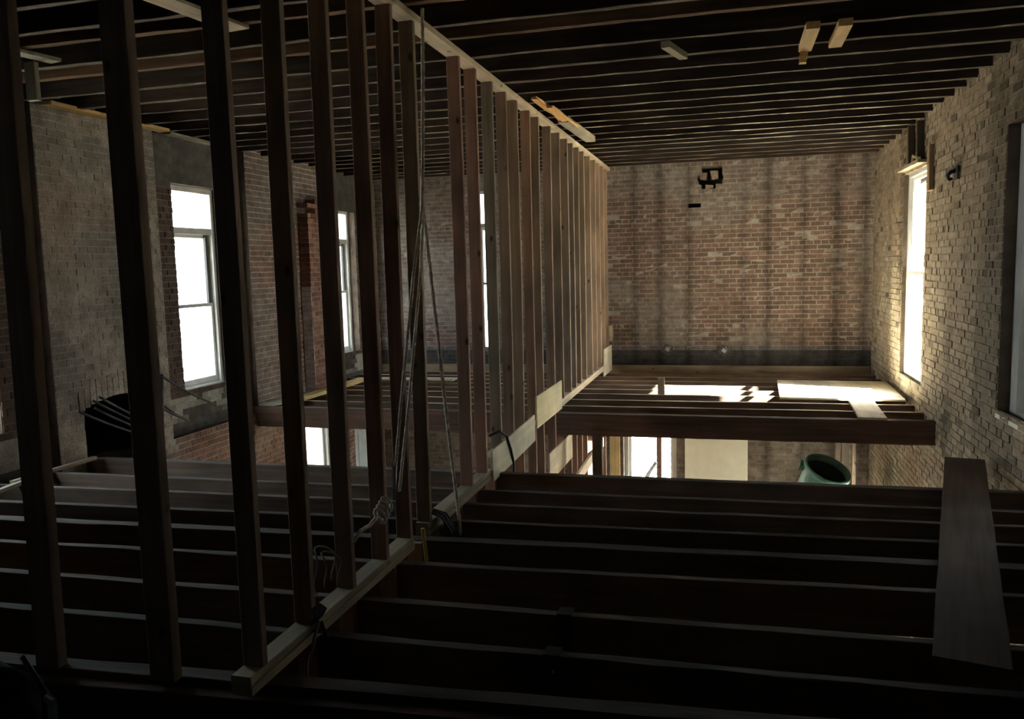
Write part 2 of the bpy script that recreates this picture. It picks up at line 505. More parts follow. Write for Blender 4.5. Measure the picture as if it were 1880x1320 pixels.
CH, BL = 0.0672, 0.2065     # course height, stretcher length with joint
def brick_wall(name, O, U, Nn, u0, u1, z0, z1, thick, holes, tint, mortar_tint, label=None, cat=None, brick_u=None, brick_z=None, singles=300,
               want=None, parent=None, kind='structure', extra=None, bm='brick', mm='mortar', proud=0.008, joint=0.011, rough=0.004, slab_mat_c=(0.12, 0.09, 0.07)):
    """solid wall with openings; every course is laid brick by brick between the openings, joints recessed"""
    O, U, Nn = Vector(O), Vector(U), Vector(Nn)
    def P(u, z, d): return O + U * u + Vector((0, 0, z)) + Nn * d
    flip = U.cross(Vector((0, 0, 1))).dot(Nn) < 0
    w = MB()
    def pbox(mb, ua, ub, za, zb, da, db, c, jit=0.0):
        n = len(mb.v)
        for z in (za, zb):
            for u, d in ((ua, da), (ub, da), (ub, db), (ua, db)):
                j = lambda: random.uniform(-jit, jit) if jit else 0
                mb.v.append(tuple(P(u + j(), z + j(), d + j())))
        for f in ((3, 2, 1, 0), (4, 5, 6, 7), (0, 1, 5, 4), (1, 2, 6, 5), (2, 3, 7, 6), (3, 0, 4, 7)):
            f = tuple(n + i for i in f)
            mb.f.append(f if flip else tuple(reversed(f))); mb.mi.append(0); mb.c.append(c); mb.sm.append(False)
    us = sorted({u0, u1, *[max(u0, min(u1, h[k])) for h in holes for k in (0, 1)]})
    zs = sorted({z0, z1, *[max(z0, min(z1, h[k])) for h in holes for k in (2, 3)]})
    for a, b in zip(us, us[1:]):
        run = None
        for c, d in zip(zs, zs[1:]):
            m, k = (a + b) / 2, (c + d) / 2
            solid = not any(h[0] < m < h[1] and h[2] < k < h[3] for h in holes)
            if solid:
                run = (run[0], d) if run else (c, d)
            if run and (not solid or d == zs[-1]):
                pbox(w, a, b, run[0], run[1], -thick, -proud - 0.001, slab_mat_c)
                run = None
    if extra:
        for e in extra: pbox(w, *e[:6], e[6])
    bu0, bu1 = brick_u or (u0, u1)
    bz0, bz1 = brick_z or (z0, z1)
    cand = []
    nc = int((bz1 - bz0) / CH)
    for i in range(nc):
        za = bz0 + i * CH
        zb = za + CH
        zm = (za + zb) / 2
        blocks = sorted([(h[0], h[1]) for h in holes if h[2] < zm < h[3]])
        free, cur = [], bu0
        for a, b in blocks:
            if a > cur: free.append((cur, min(a, bu1)))
            cur = max(cur, b)
        if cur < bu1: free.append((cur, bu1))
        header = (i % 6 == 5)
        L = BL / 2 if header else BL
        off = (0.25 * BL if header else 0.5 * BL * (i % 2))
        for a, b in free:
            if b - a < 0.03: continue
            k = math.floor((a - off) / L)
            e = off + k * L
            while e < b - 1e-4:
                ua, ub = max(a, e), min(b, e + L)
                e += L
                if ub - ua < 0.028: continue
                um = (ua + ub) / 2
                w.poly([P(ua, za, -proud), P(ub, za, -proud), P(ub, zb, -proud), P(ua, zb, -proud)] if not flip else
                       [P(ua, zb, -proud), P(ub, zb, -proud), P(ub, za, -proud), P(ua, za, -proud)], c=mortar_tint(um, zm))
                t = tint(um, zm, i)
                if t is None: continue
                cand.append((ua, ub, za, zb, t))
    wall = w.build(name, M[mm], parent, origin=tuple(P((u0 + u1) / 2, z0, 0)))
    if parent is None: tag(wall, label, cat, None, kind)
    sc = []
    for q in cand:
        Pm = P((q[0] + q[1]) / 2, (q[2] + q[3]) / 2, 0)
        px = pixel(Pm)
        s = 0
        if px and 0 <= px[0] <= 1880 and 0 <= px[1] <= 1320:
            s = (q[1] - q[0]) / px[2] ** 2 * abs((Pm - EYE).normalized().dot(Nn))
            if want and not want(px[0], px[1], Pm): s *= 0.001
        sc.append(s)
    order = sorted(range(len(cand)), key=lambda i: -sc[i])
    single = set(i for i in order[:singles] if sc[i] > 0)
    rest = MB()
    for i, (ua, ub, za, zb, t) in enumerate(cand):
        g = joint / 2
        d = random.uniform(-rough, rough)
        args = (ua + g, ub - g, za + g, zb - g, -0.04, d, t, 0.0022)
        if i in single:
            b = MB(); pbox(b, *args); b.build('brick', M[bm], wall)
        else:
            pbox(rest, *args)
    if rest.v:
        r = rest.build('brickwork', M[bm], wall, origin=tuple(WL[wall.name]))
        r['kind'] = 'stuff'
    return wall

# ------------------------------------------------------------------ room data (metres; +Y runs to the brick end wall, z = 0 is the top of the floor joists)
XL, XR, YB, YF = -5.7, 2.0, 12.8, -2.2
ZC = 3.12            # underside of the ceiling joists
ZLOW = -3.40         # floor of the storey below

# ------------------------------------------------------------------ brick tints
def stripes(u, xs, wd):
    return max([math.exp(-((u - x) / wd) ** 2) for x in xs] + [0])
BS = [-3.9, -3.1, -2.3, -1.42, -1.03, -0.65, 0.2, 0.55, 1.05, 1.52, 1.86]
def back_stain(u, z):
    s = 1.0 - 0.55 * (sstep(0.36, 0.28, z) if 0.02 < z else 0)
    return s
def back_white(u, z):
    w = 0.12 + sstep(0.40, 0.64, fbm(u * 0.9 + 3, z * 0.8, 21)) * 0.75
    w += 0.55 * sstep(2.3, 2.95, z) * sstep(0.3, 0.6, fbm(u * 1.7, z * 1.7, 5))
    return min(0.9, w)
def back_tint(u, z, i):
    if z < -0.35:
        return lerp((0.15, 0.12, 0.095), (0.25, 0.21, 0.165), random.random())
    r = random.random()
    c = lerp((0.125, 0.076, 0.061), (0.215, 0.130, 0.102), r)
    if random.random() < 0.06: c = (0.12, 0.08, 0.065)
    c = lerp(c, (0.27, 0.25, 0.225), back_white(u, z) * random.uniform(0.45, 0.95))
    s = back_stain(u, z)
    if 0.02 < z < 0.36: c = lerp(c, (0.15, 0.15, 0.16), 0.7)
    return tuple(x * s for x in c)
def back_mortar(u, z):
    c = lerp((0.20, 0.178, 0.155), (0.42, 0.385, 0.34), fbm(u * 2, z * 3, 11))
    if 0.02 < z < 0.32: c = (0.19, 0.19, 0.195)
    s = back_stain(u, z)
    if z < -0.35: return (0.24, 0.21, 0.17)
    return tuple(x * s for x in c)

def right_tint(u, z, i):
    if z < -0.3:
        c = lerp((0.34, 0.29, 0.20), (0.48, 0.40, 0.28), random.random())
        return lerp(c, (0.34, 0.23, 0.16), 0.6 * sstep(0.5, 0.65, fbm(u * 1.3, z * 1.3, 33)))
    r = random.random()
    c = lerp((0.26, 0.195, 0.135), (0.38, 0.30, 0.215), r)
    wash = sstep(0.25, 0.65, fbm(u * 0.8, z * 0.8, 41)) * (0.35 + 0.65 * sstep(2.2, 1.0, z))
    c = lerp(c, (0.47, 0.415, 0.32), wash * random.uniform(0.3, 1))
    if random.random() < 0.05: c = tuple(x * 0.5 for x in c)
    st = 1 - 0.45 * sstep(0.45, 0.75, vnoise(u * 3.3, z * 0.35, 8))
    return tuple(x * st for x in c)
def right_mortar(u, z):
    c = lerp((0.22, 0.175, 0.125), (0.38, 0.32, 0.235), fbm(u * 2, z * 2, 43))
    return c

def left_tint(u, z, i):
    if u < 7.36 and z > -0.2:      # the limewashed chimney breast
        c = lerp((0.40, 0.35, 0.295), (0.46, 0.41, 0.35), random.random())
        c = lerp(c, (0.36, 0.26, 0.205), 0.6 * sstep(0.5, 0.7, fbm(u * 1.5, z * 1.5, 51)))
        c = lerp(c, (0.27, 0.25, 0.225), sstep(0.5, 0.7, fbm(u * 1.2 + 5, z * 1.2, 52)))
        return c
    c = lerp((0.15, 0.082, 0.062), (0.25, 0.145, 0.105), random.random())
    c = lerp(c, (0.30, 0.275, 0.235), sstep(0.45, 0.75, fbm(u, z, 53)) * 0.6)
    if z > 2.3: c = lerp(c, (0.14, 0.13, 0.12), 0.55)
    if z < -0.3: c = lerp(c, (0.33, 0.19, 0.14), 0.5)
    return c
def left_mortar(u, z):
    if u < 7.36 and z > -0.2: return lerp((0.38, 0.335, 0.28), (0.48, 0.43, 0.37), fbm(u * 2, z * 2, 54))
    return lerp((0.32, 0.28, 0.24), (0.52, 0.47, 0.41), fbm(u * 2, z * 2, 55))

# openings: (u0, u1, z0, z1)
W_RF = (9.60, 10.76, 0.24, 2.63)     # right wall, far
W_RN = (5.85, 7.00, 0.42, 2.60)      # right wall, near
W_B = (-4.02, -3.66, 0.25, 2.90)     # end wall, behind the studs
W_BL = (-1.62, -0.79, -2.95, -0.92)  # end wall, storey below
W_L1 = (7.80, 8.72, 0.34, 2.65)
W_L2 = (11.62, 12.32, 0.34, 2.62)
W_L0 = (4.35, 5.42, 0.34, 2.65)
W_FILL_N = (1.15, 1.47, 1.25, 2.45)     # left wall, unseen opening added to light the near stud fronts
W_LL = (9.95, 10.86, -2.8, -0.35)   # left wall, storey below
D_LL = (11.65, 12.55, -3.3, -0.75)
W_FILL_R = (9.6, 12.4, -2.65, -1.60)      # right wall, storey below: unseen opening added to brighten the cream panel
W_FILL_L = (7.3, 8.6, -2.9, -0.95)  # left wall, storey below: unseen opening added to brighten the lower wall
R_L1 = (7.36, 9.0, -0.10, 3.3)
R_L2 = (11.1, 12.6, -0.10, 3.3)
R_L0 = (3.6, 5.84, -0.10, 3.3)
R_FILL_N = (0.5, 2.1, -0.10, 3.3)  # recess for the added opening beside the camera
FIRE = (6.15, 7.05, -0.12, 0.52)
HOLE = (-0.47, -0.09, 2.72, 3.07)
HOLES = [(-0.40, -0.11, 2.92, 3.05), (-0.47, -0.09, 2.85, 2.92), (-0.45, -0.12, 2.78, 2.85), (-0.40, -0.20, 2.72, 2.78)]
HOLE2 = (-0.60, -0.42, 2.46, 2.53)

back = brick_wall('wall_back', (0, YB, 0), (1, 0, 0), (0, -1, 0), XL - 0.4, XR + 0.4, ZLOW, 3.4, 0.35, [W_B, W_BL, *HOLES, HOLE2], back_tint, back_mortar,
                  'red brick end wall with grey whitewash patches and vertical streaks', 'wall', brick_u=(XL, XR), brick_z=(-2.1, 3.33),
                  want=lambda x, y, P: x > 1140 and 300 < y < 680, bm='brick_end', mm='mortar_end', proud=0.003, joint=0.013, rough=0.003, extra=[(HOLE[0] - .05, HOLE[1] + .05, HOLE[2] - .05, HOLE[3] + .05, -.34, -.2, (0.09, 0.075, 0.06)),
                                                                       (HOLE2[0] - .05, HOLE2[1] + .05, HOLE2[2] - .05, HOLE2[3] + .05, -.34, -.15, (0.05, 0.04, 0.035))])
right = brick_wall('wall_right', (XR, 0, 0), (0, 1, 0), (-1, 0, 0), YF, YB, ZLOW, 3.4, 0.35, [W_RF, W_RN, W_FILL_R], right_tint, right_mortar,
                   'long tan brick side wall with worn limewash and two tall windows', 'wall', brick_u=(3.0, YB), brick_z=(-2.1, 3.33),
                   want=lambda x, y, P: P.z > 0.05, rough=0.0045, proud=0.005)
left = brick_wall('wall_left', (XL, 0, 0), (0, 1, 0), (1, 0, 0), YF, YB, ZLOW, 3.4, 0.15, [R_L1, R_L2, R_L0, R_FILL_N, FIRE, W_LL, D_LL, W_FILL_L], left_tint, left_mortar,
                  'brick side wall behind the studs with a limewashed chimney breast', 'wall', brick_u=(4.0, YB), brick_z=(-2.1, 3.33), singles=300,
                  want=lambda x, y, P: P.z > -0.1 and P.y > 5.8, proud=0.004, rough=0.002)

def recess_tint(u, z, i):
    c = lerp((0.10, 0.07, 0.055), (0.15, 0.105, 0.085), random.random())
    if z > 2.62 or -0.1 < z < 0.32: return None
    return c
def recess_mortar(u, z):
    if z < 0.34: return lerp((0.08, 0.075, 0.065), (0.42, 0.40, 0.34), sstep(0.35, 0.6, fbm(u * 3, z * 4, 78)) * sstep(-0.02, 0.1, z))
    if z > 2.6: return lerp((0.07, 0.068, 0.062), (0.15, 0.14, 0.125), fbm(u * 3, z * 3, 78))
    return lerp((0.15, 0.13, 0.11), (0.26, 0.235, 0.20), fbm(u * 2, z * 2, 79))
brick_wall('recess_wall', (XL - 0.15, 0, 0), (0, 1, 0), (1, 0, 0), YF, YB + 0.3, ZLOW, 3.4, 0.30, [W_L1, W_L2, W_L0, W_FILL_N, FIRE, (9.95, 11.6, -2.8, -0.35), D_LL, W_FILL_L], recess_tint, recess_mortar,
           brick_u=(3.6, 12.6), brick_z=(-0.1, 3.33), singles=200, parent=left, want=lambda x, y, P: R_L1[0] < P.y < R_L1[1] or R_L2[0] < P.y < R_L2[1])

# firebox behind the opening in the chimney breast
fb = MB()
y0, y1, z0, z1 = FIRE
fb.box((XL - 0.75, y0 - 0.1, z0 - 0.12), (XL - 0.65, y1 + 0.1, z1 + 0.2))
fb.box((XL - 0.65, y0 - 0.1, z0 - 0.12), (XL - 0.16, y0, z1 + 0.2))
fb.box((XL - 0.65, y1, z0 - 0.12), (XL - 0.16, y1 + 0.1, z1 + 0.2))
fb.box((XL - 0.65, y0, z1), (XL - 0.16, y1, z1 + 0.2))
fb.box((XL - 0.65, y0, z0 - 0.12), (XL - 0.0, y1, z0))
o = fb.build('firebox', M['soot'], left)
# arch of upright bricks over the fireplace, chipped
for k in range(14):
    t = (k + 0.5) / 14
    yy = y0 - 0.06 + t * (y1 - y0 + 0.12)
    rise = 0.10 * (1 - (2 * t - 1) ** 2)
    b = MB()
    g = random.uniform(0.75, 1.25)
    c = lerp((0.27, 0.23, 0.19), (0.44, 0.40, 0.34), random.random())
    b.box((XL - 0.06, yy - 0.031, z1 - 0.10 + rise), (XL + random.uniform(0.003, 0.009), yy + 0.031, z1 + 0.09 + rise + random.uniform(-0.02, 0.03)), c=c, jit=0.004)
    b.build('arch_brick', M['brick'], left)

# plain end of the room behind the camera
w = MB()
w.box((XL - 0.4, YF - 0.3, ZLOW), (XR + 0.4, YF, 3.4))
tag(w.build('wall_front', M['plaster']), 'dark plastered wall behind the viewpoint', 'wall', None, 'structure')
# ceiling deck, floor of the storey below, platform underfoot
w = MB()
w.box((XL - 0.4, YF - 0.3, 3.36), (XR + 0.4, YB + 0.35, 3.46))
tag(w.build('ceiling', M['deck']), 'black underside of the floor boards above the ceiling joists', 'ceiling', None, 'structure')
w = MB()
w.box((XL - 0.6, YF - 0.3, ZLOW - 0.2), (XR + 0.4, YB + 0.35, ZLOW))
tag(w.build('floor', M['deck']), 'dark floor of the storey below, seen through the joists', 'floor', None, 'structure')
w = MB()
k = 0
y = -2.15
while y < 2.2:
    w.box((XL + 0.02, y, -0.03), (XR - 0.02, y + 0.13, -0.005)); y += 0.135
tag(w.build('floor_platform', M['deck']), 'dark boarded floor under the viewpoint', 'floor', None, 'structure')

# outside: ground, neighbouring house on the right, white clapboard house beyond the end wall
w = MB()
w.box((-40, -30, ZLOW - 0.75), (40, 60, ZLOW - 0.6))
tag(w.build('ground', M['ground']), 'pale yard outside the windows', 'ground', None, 'structure')
w = MB()
w.box((3.3, -6, ZLOW - 0.6), (7, 7.9, 6.6))
nb = w.build('neighbour_house', M['grey_render'])
tag(nb, 'grey rendered house close outside the near right window', 'house')
hb = root('clapboard_house', (-2.0, 17.2, ZLOW - 0.6))
tag(hb, 'white clapboard house outside the lower end window', 'house')
w = MB(); w.box((-7, 17.25, ZLOW - 0.6), (3, 22, 0.2)); w.build('house_wall', M['siding'], hb)
for k in range(26):
    z = ZLOW - 0.6 + k * 0.14
    w = MB()
    n = len(w.v)
    w.box((-7.02, 17.2, z), (3.02, 17.25, z + 0.15))
    for i in (4, 5): w.v[n + i] = (w.v[n + i][0], 17.24, w.v[n + i][2])
    w.build('clapboard', M['siding'], hb)

# ------------------------------------------------------------------ windows
def window(name, label, plane, hole, into, facing, depth=0.12, transom=True, meet=0.42, sash_dark=False, sill=True, fr=0.06):
    """timber sash window filling an opening; plane 'x' lies in a wall of constant X, 'y' in one of constant Y"""
    u0, u1, z0, z1 = hole
    def box(ua, ub, za, zb, da, db):
        a, b = into + facing * da, into + facing * db
        lo, hi = min(a, b), max(a, b)
        return ((lo, ua, za), (hi, ub, zb)) if plane == 'x' else ((ua, lo, za), (ub, hi, zb))
    w = MB()
    w.box(*box(u0, u0 + fr, z0, z1, -0.02, depth)); w.box(*box(u1 - fr, u1, z0, z1, -0.02, depth))
    w.box(*box(u0 + fr, u1 - fr, z1 - fr, z1, -0.02, depth)); w.box(*box(u0 + fr, u1 - fr, z0, z0 + 0.03, -0.02, depth))
    W = w.build(name, M['white'])
    tag(W, label, 'window', None, 'structure')
    H = z1 - z0
    a, b = u0 + fr, u1 - fr
    zt = z1 - fr
    zb = z0 + 0.03
    if transom:
        zt2 = z1 - 0.20 * H
        w = MB(); w.box(*box(a, b, zt2 - 0.07, zt2, 0.0, depth - 0.01)); w.build('transom_bar', M['white'], W)
        w = MB(); w.box(*box(a, b, zt2, zt, 0.040, 0.046)); g = w.build('pane', M['glass'], W)
        ztop = zt2 - 0.07
    else:
        ztop = zt
    zm = zb + meet * H
    for nm, za, zz, d in (('upper_sash', zm - 0.02, ztop, 0.03), ('lower_sash', zb, zm + 0.02, 0.065)):
        w = MB()
        st = 0.045
        w.box(*box(a, a + st, za, zz, d, d + 0.035)); w.box(*box(b - st, b, za, zz, d, d + 0.035))
        w.box(*box(a + st, b - st, zz - 0.04, zz, d, d + 0.035)); w.box(*box(a + st, b - st, za, za + (0.04 if nm == 'upper_sash' else 0.07), d, d + 0.035))
        s = w.build(nm, M['white'], W)
        w = MB(); w.box(*box(a + st, b - st, za + 0.04, zz - 0.04, d + 0.015, d + 0.02)); w.build('pane', M['glass'], s)
        if nm == 'upper_sash' and sash_dark:
            w = MB(); w.box(*box(b - st - 0.02, b - st, za, zz, d + 0.03, d + 0.06)); w.build('sash_channel', M['dark_sash'], s)
    if sill: w = MB(); w.box(*box(u0 - 0.03, u1 + 0.03, z0 - 0.035, z0, -0.05, depth + 0.09)); w.build('sill', M['white'], W)
    return W

window('window_1', 'tall white sash window on the right wall with sunlight pouring in', 'x', W_RF, XR + 0.15, -1, 0.10, transom=False, meet=0.5, sill=False)
window('window_2', 'white framed window at the right edge, nearest on the right wall', 'x', W_RN, XR + 0.25, -1, 0.16, transom=False, meet=0.33, fr=0.15)
window('window_3', 'tall white sash window with transom beside the limewashed chimney breast', 'x', W_L1, XL - 0.42, 1, 0.14, sash_dark=True, meet=0.40)
window('window_4', 'tall white sash window far along the left wall near the corner', 'x', W_L2, XL - 0.42, 1, 0.14, sash_dark=True)
window('window_5', 'bluish window at the left edge of the room', 'x', W_L0, XL - 0.42, 1, 0.14)
window('window_6', 'window in the end wall, glimpsed between the studs', 'y', W_B, YB + 0.30, -1, 0.14)
wl = window('window_7', 'wide lower window in the end wall looking out on clapboards', 'y', W_BL, YB + 0.30, -1, 0.12, transom=False, meet=0.25)
window('window_8', 'bright lower window low on the left wall, seen under the floor beam', 'x', W_LL, XL - 0.16, 1, 0.12, transom=False, meet=0.3, fr=0.045)
window('fill_window_right', 'added unseen window low on the right wall, brightening the storey below', 'x', W_FILL_R, XR + 0.30, -1, 0.12, transom=False)
window('fill_window_near', 'added narrow left wall window, unseen beside the viewpoint, lighting the near studs', 'x', W_FILL_N, XL - 0.42, 1, 0.14, transom=False)
window('fill_window_left', 'added unseen window low on the left wall, brightening the storey below', 'x', W_FILL_L, XL - 0.42, 1, 0.12, transom=False)
w = MB()
u0, u1, z0, z1 = D_LL
w.box((XL - 0.25, u0, z0), (XL - 0.20, u1, z1))
d1 = tag(w.build('door_1', M['pale_blue']), 'pale blue painted door low on the left wall near the corner', 'door', None, 'structure')
for (a, b) in ((0.12, 0.42), (0.50, 0.80)):
    for (c, d) in ((0.15, 1.05), (1.25, 2.35)):
        w = MB(); w.box((XL - 0.20, u0 + a, z0 + c), (XL - 0.185, u0 + b, z0 + d)); w.build('door_panel', M['pale_blue'], d1)
w = MB(); w.box((XL - 0.20, u0 - 0.0, z0), (XL - 0.10, u0 + 0.06, z1)); w.box((XL - 0.20, u1 - 0.06, z0), (XL - 0.10, u1, z1)); w.build('door_frame', M['white'], d1)
# red-brown centre post of the lower end window
timber('mullion', (-1.065, YB + 0.10, -2.95), (-1.065, YB + 0.10, -0.92), 0.075, 0.10, M['stud'], wl, up=(0, 1, 0), tone=(0.75, 0.5, 0.42))

def ph(name, h, x, nx):
    portal(name, (x, (h[0] + h[1]) / 2, (h[2] + h[3]) / 2), (nx, 0, 0), h[3] - h[2], h[1] - h[0])
def portal_x(name, h, x, nx):
    d = bpy.data.lights.new(name, 'AREA'); d.shape = 'RECTANGLE'
    d.size, d.size_y = h[1] - h[0], h[3] - h[2]
    d.cycles.is_portal = True
    o = bpy.data.objects.new(name, d); col.objects.link(o)
    # local X along world Y, local Y along world Z, light goes along -local Z
    zx = -nx
    xax = Vector((0, 1 if nx < 0 else -1, 0)); yax = Vector((0, 0, 1)); zax = xax.cross(yax)
    o.matrix_world = Matrix(((xax.x, yax.x, zax.x, x), (xax.y, yax.y, zax.y, (h[0] + h[1]) / 2), (xax.z, yax.z, zax.z, (h[2] + h[3]) / 2), (0, 0, 0, 1)))
def portal_y(name, h, y):
    d = bpy.data.lights.new(name, 'AREA'); d.shape = 'RECTANGLE'
    d.size, d.size_y = h[1] - h[0], h[3] - h[2]
    d.cycles.is_portal = True
    o = bpy.data.objects.new(name, d); col.objects.link(o)
    xax = Vector((1, 0, 0)); yax = Vector((0, 0, 1)); zax = Vector((0, 1, 0))
    xax = yax.cross(zax)
    o.matrix_world = Matrix(((xax.x, yax.x, zax.x, (h[0] + h[1]) / 2), (xax.y, yax.y, zax.y, y), (xax.z, yax.z, zax.z, (h[2] + h[3]) / 2), (0, 0, 0, 1)))
for i, h in enumerate((W_RF, W_RN, W_FILL_R)): portal_x('daylight_portal', h, XR + 0.34, -1)
for i, h in enumerate((W_L1, W_L2, W_L0, W_FILL_N, W_LL, W_FILL_L)): portal_x('daylight_portal', h, XL - 0.46, 1)
for h in (W_B, W_BL): portal_y('daylight_portal', h, YB + 0.34)

# ------------------------------------------------------------------ ceiling joists
cj = [2.55, 2.97, 3.40, 3.84, 4.22, 4.50, 4.92, 5.22, 5.72, 6.16, 6.60, 7.01, 7.42, 7.80, 8.19, 8.58, 8.98, 9.38, 9.78, 10.18, 10.58, 10.98, 11.38, 11.78, 12.18, 12.56]
for k, yy in enumerate(cj):
    n = len(cj) - 1 - k
    dz = random.uniform(-0.008, 0.008)
    brown = yy in (4.50, 5.22)
    lab = 'black old ceiling joist, %s from the brick end wall' % ORD[n]
    if yy == 4.50: lab = 'brown ceiling joist crossing the upper left corner between dark ones'
    if yy == 5.22: lab = 'brown ceiling joist along the top edge with a bright lower arris'
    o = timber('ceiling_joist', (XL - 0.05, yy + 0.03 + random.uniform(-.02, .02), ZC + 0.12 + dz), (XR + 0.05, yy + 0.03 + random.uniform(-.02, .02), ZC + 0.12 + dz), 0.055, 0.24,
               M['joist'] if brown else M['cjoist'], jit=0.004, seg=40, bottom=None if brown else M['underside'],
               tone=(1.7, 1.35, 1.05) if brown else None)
    tag(o, lab, 'joist', 'ceiling joists')

# ------------------------------------------------------------------ floor joists
def line_joist(yl, xl, yr, xr, x0, x1):
    s = (yr - yl) / (xr - xl)
    return yl + s * (x0 - xl), yl + s * (x1 - xl)
fj = [  # near edge of the top face, left and right reading, thickness
    (3.18, -2.97, 3.23, -0.29, 0.055), (3.59, -3.33, 3.64, -0.33, 0.055), (4.04, -3.73, 4.19, -0.38, 0.052), (4.44, -4.08, 4.59, -0.41, 0.085),
    (4.81, -4.41, 4.97, -0.45, 0.05), (5.21, -4.76, 5.35, -0.48, 0.05), (5.60, -5.11, 5.69, -0.51, 0.05), (6.13, -5.57, 6.19, -0.55, 0.075)]
bolts_at = {7: [(-1.02, -0.06), (0.62, -0.07), (-5.45, -0.07), (-4.2, -0.07)], 3: [(-0.75, -0.09)], 2: [(-2.35, -0.10)]}
JD = 0.235
for k, (yl, xl, yr, xr, th) in enumerate(fj):
    ya, yb = line_joist(yl, xl, yr, xr, XL - 0.05, XR + 0.05)
    t = random.uniform(0.85, 1.2)
    tone = (t, t * 0.97, t * 0.95)
    if k in (1, 2): tone = (1.45, 1.35, 1.25)
    if k >= 5: tone = (1.6, 1.55, 1.55)  # raised tone stands in for window light on these joists
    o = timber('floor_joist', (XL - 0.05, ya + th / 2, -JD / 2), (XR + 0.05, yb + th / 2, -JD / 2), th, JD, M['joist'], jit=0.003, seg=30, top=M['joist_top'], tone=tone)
    which = ['nearest', 'second nearest', 'third nearest', 'double-thick fourth nearest', 'fifth nearest', 'sixth nearest', 'seventh nearest', 'bolted, farthest near-side'][k]
    tag(o, '%s bare floor joist%s' % (which, ' before the gap in the floor' if k == 7 else ' behind the front beam, dusty on top'), 'joist', 'near floor joists')
    for bx, bz in bolts_at.get(k, []):
        yy = ya + (yb - ya) * (bx - XL) / (XR - XL)
        b = MB()
        b.tube([(bx, yy - 0.016, bz), (bx, yy - 0.004, bz), (bx, yy + 0.004, bz)], [0.011, 0.015, 0.015], 8)
        bo = b.build('bolt', M['steel'])
        mw = bo.matrix_world.copy()
        bo.parent = o
        bo.matrix_parent_inverse = o.matrix_local.inverted()
# front beam, doubled by a lower ledger board
o = timber('front_beam', (XL - 0.05, 2.56, -0.14), (XR + 0.05, 3.03, -0.14), 0.085, 0.28, M['joist'], jit=0.003, seg=30, top=M['joist_top'], tone=(0.9, 0.8, 0.75))
tag(o, 'dark beam along the bottom edge carrying the end of the partition', 'beam')
o2 = timber('ledger_board', (XL + 0.03, 2.48, -0.15), (XR - 0.03, 2.94, -0.15), 0.06, 0.24, M['joist'], jit=0.002, seg=30, top=M['joist_top'], tone=(1.0, 0.7, 0.62))
tag(o2, 'reddish ledger board fixed along the near side of the front beam', 'board')

far = [9.42, 9.89, 10.36, 10.76, 11.17, 11.58, 12.0, 12.42]
o = timber('floor_beam', (XL - 0.05, 8.98, -0.122), (XR + 0.02, 8.93, -0.122), 0.10, 0.245, M['joist'], jit=0.003, seg=30, top=M['joist_top'], tone=(1.4, 1.12, 1.02))
tag(o, 'deep dark red-brown floor beam on the far side of the floor gap', 'beam')
for k, yy in enumerate(far):
    o = timber('floor_joist', (XL - 0.05, yy + 0.03, -0.115), (XR + 0.03, yy - 0.01, -0.115), 0.05, 0.23, M['joist'], jit=0.003, seg=24, top=M['plate'], tone=(1.0, 0.9, 0.82))
    tag(o, 'sunlit far floor joist, %s behind the deep floor beam' % ORD[k], 'joist', 'far floor joists')
o = timber('wall_ledger', (XL + 0.02, YB - 0.035, 0.0), (XR - 0.02, YB - 0.035, 0.0), 0.05, 0.17, M['plate'], jit=0.002, seg=12, tone=(0.62, 0.55, 0.48))
tag(o, 'greyish timber ledger at the foot of the brick end wall', 'board')
o = timber('rust_strip', (-1.6, YB - 0.085, -0.06), (XR - 0.15, YB - 0.085, -0.06), 0.04, 0.06, M['stud'], tone=(1.1, 0.62, 0.4))
tag(o, 'narrow rust-coloured board in front of the end wall ledger', 'board')

# ------------------------------------------------------------------ central stud partition
XW0, XW1 = -1.882, -1.79
XM = (XW0 + XW1) / 2
sy = [2.78, 3.19, 3.60, 4.01, 4.37, 4.69, 5.54, 5.92, 6.36, 6.76, 7.13, 7.62, 7.97, 8.53, 8.97, 9.42, 9.78, 10.15, 10.52, 11.0, 11.43, 11.80, 12.17, 12.56]
tones = [(0.95, 0.85, 0.8), (0.9, 0.86, 0.8), (0.95, 0.85, 0.8), (1.0, 0.82, 0.75), (0.9, 0.75, 0.7), (1.0, 1.0, 0.92), (1.35, 0.98, 0.92), (1.3, 0.98, 0.9),
         (0.92, 0.95, 0.85), (0.95, 0.82, 0.7), (1.0, 0.86, 0.7), (1.1, 0.82, 0.68), (1.05, 0.95, 0.8), (0.95, 0.82, 0.72), (0.95, 0.85, 0.72), (1.05, 0.95, 0.85),
         (0.95, 0.95, 0.9), (1.0, 0.92, 0.75), (1.05, 0.95, 0.8), (1.15, 1.05, 0.9), (1.25, 1.1, 0.95), (1.3, 1.15, 1.0), (1.35, 1.2, 1.05), (1.35, 1.2, 1.05)]
sw = root('stud_partition', (XM, 7.7, 0))
tag(sw, 'long bare wooden stud wall running away down the middle of the room', 'stud wall')
for k, yy in enumerate(sy):
    zb = 0.0 if k == 5 else 0.078 if yy < 6.0 else 0.17
    zt = ZC - 0.04
    timber('stud', (XM + random.uniform(-.004, .004), yy - 0.019, zb), (XM + random.uniform(-.004, .004), yy - 0.019, zt), 0.089, 0.040, M['stud'], sw, up=(0, -1, 0),
           tone=tuple(0.92 * v for v in tones[k]), seg=8, bow=random.uniform(-0.006, 0.006))
timber('top_plate', (XM + 0.01, 2.4, ZC - 0.02), (XM + 0.01, 12.75, ZC - 0.02), 0.115, 0.04, M['plate'], sw, tone=(1.15, 1.1, 1.0))
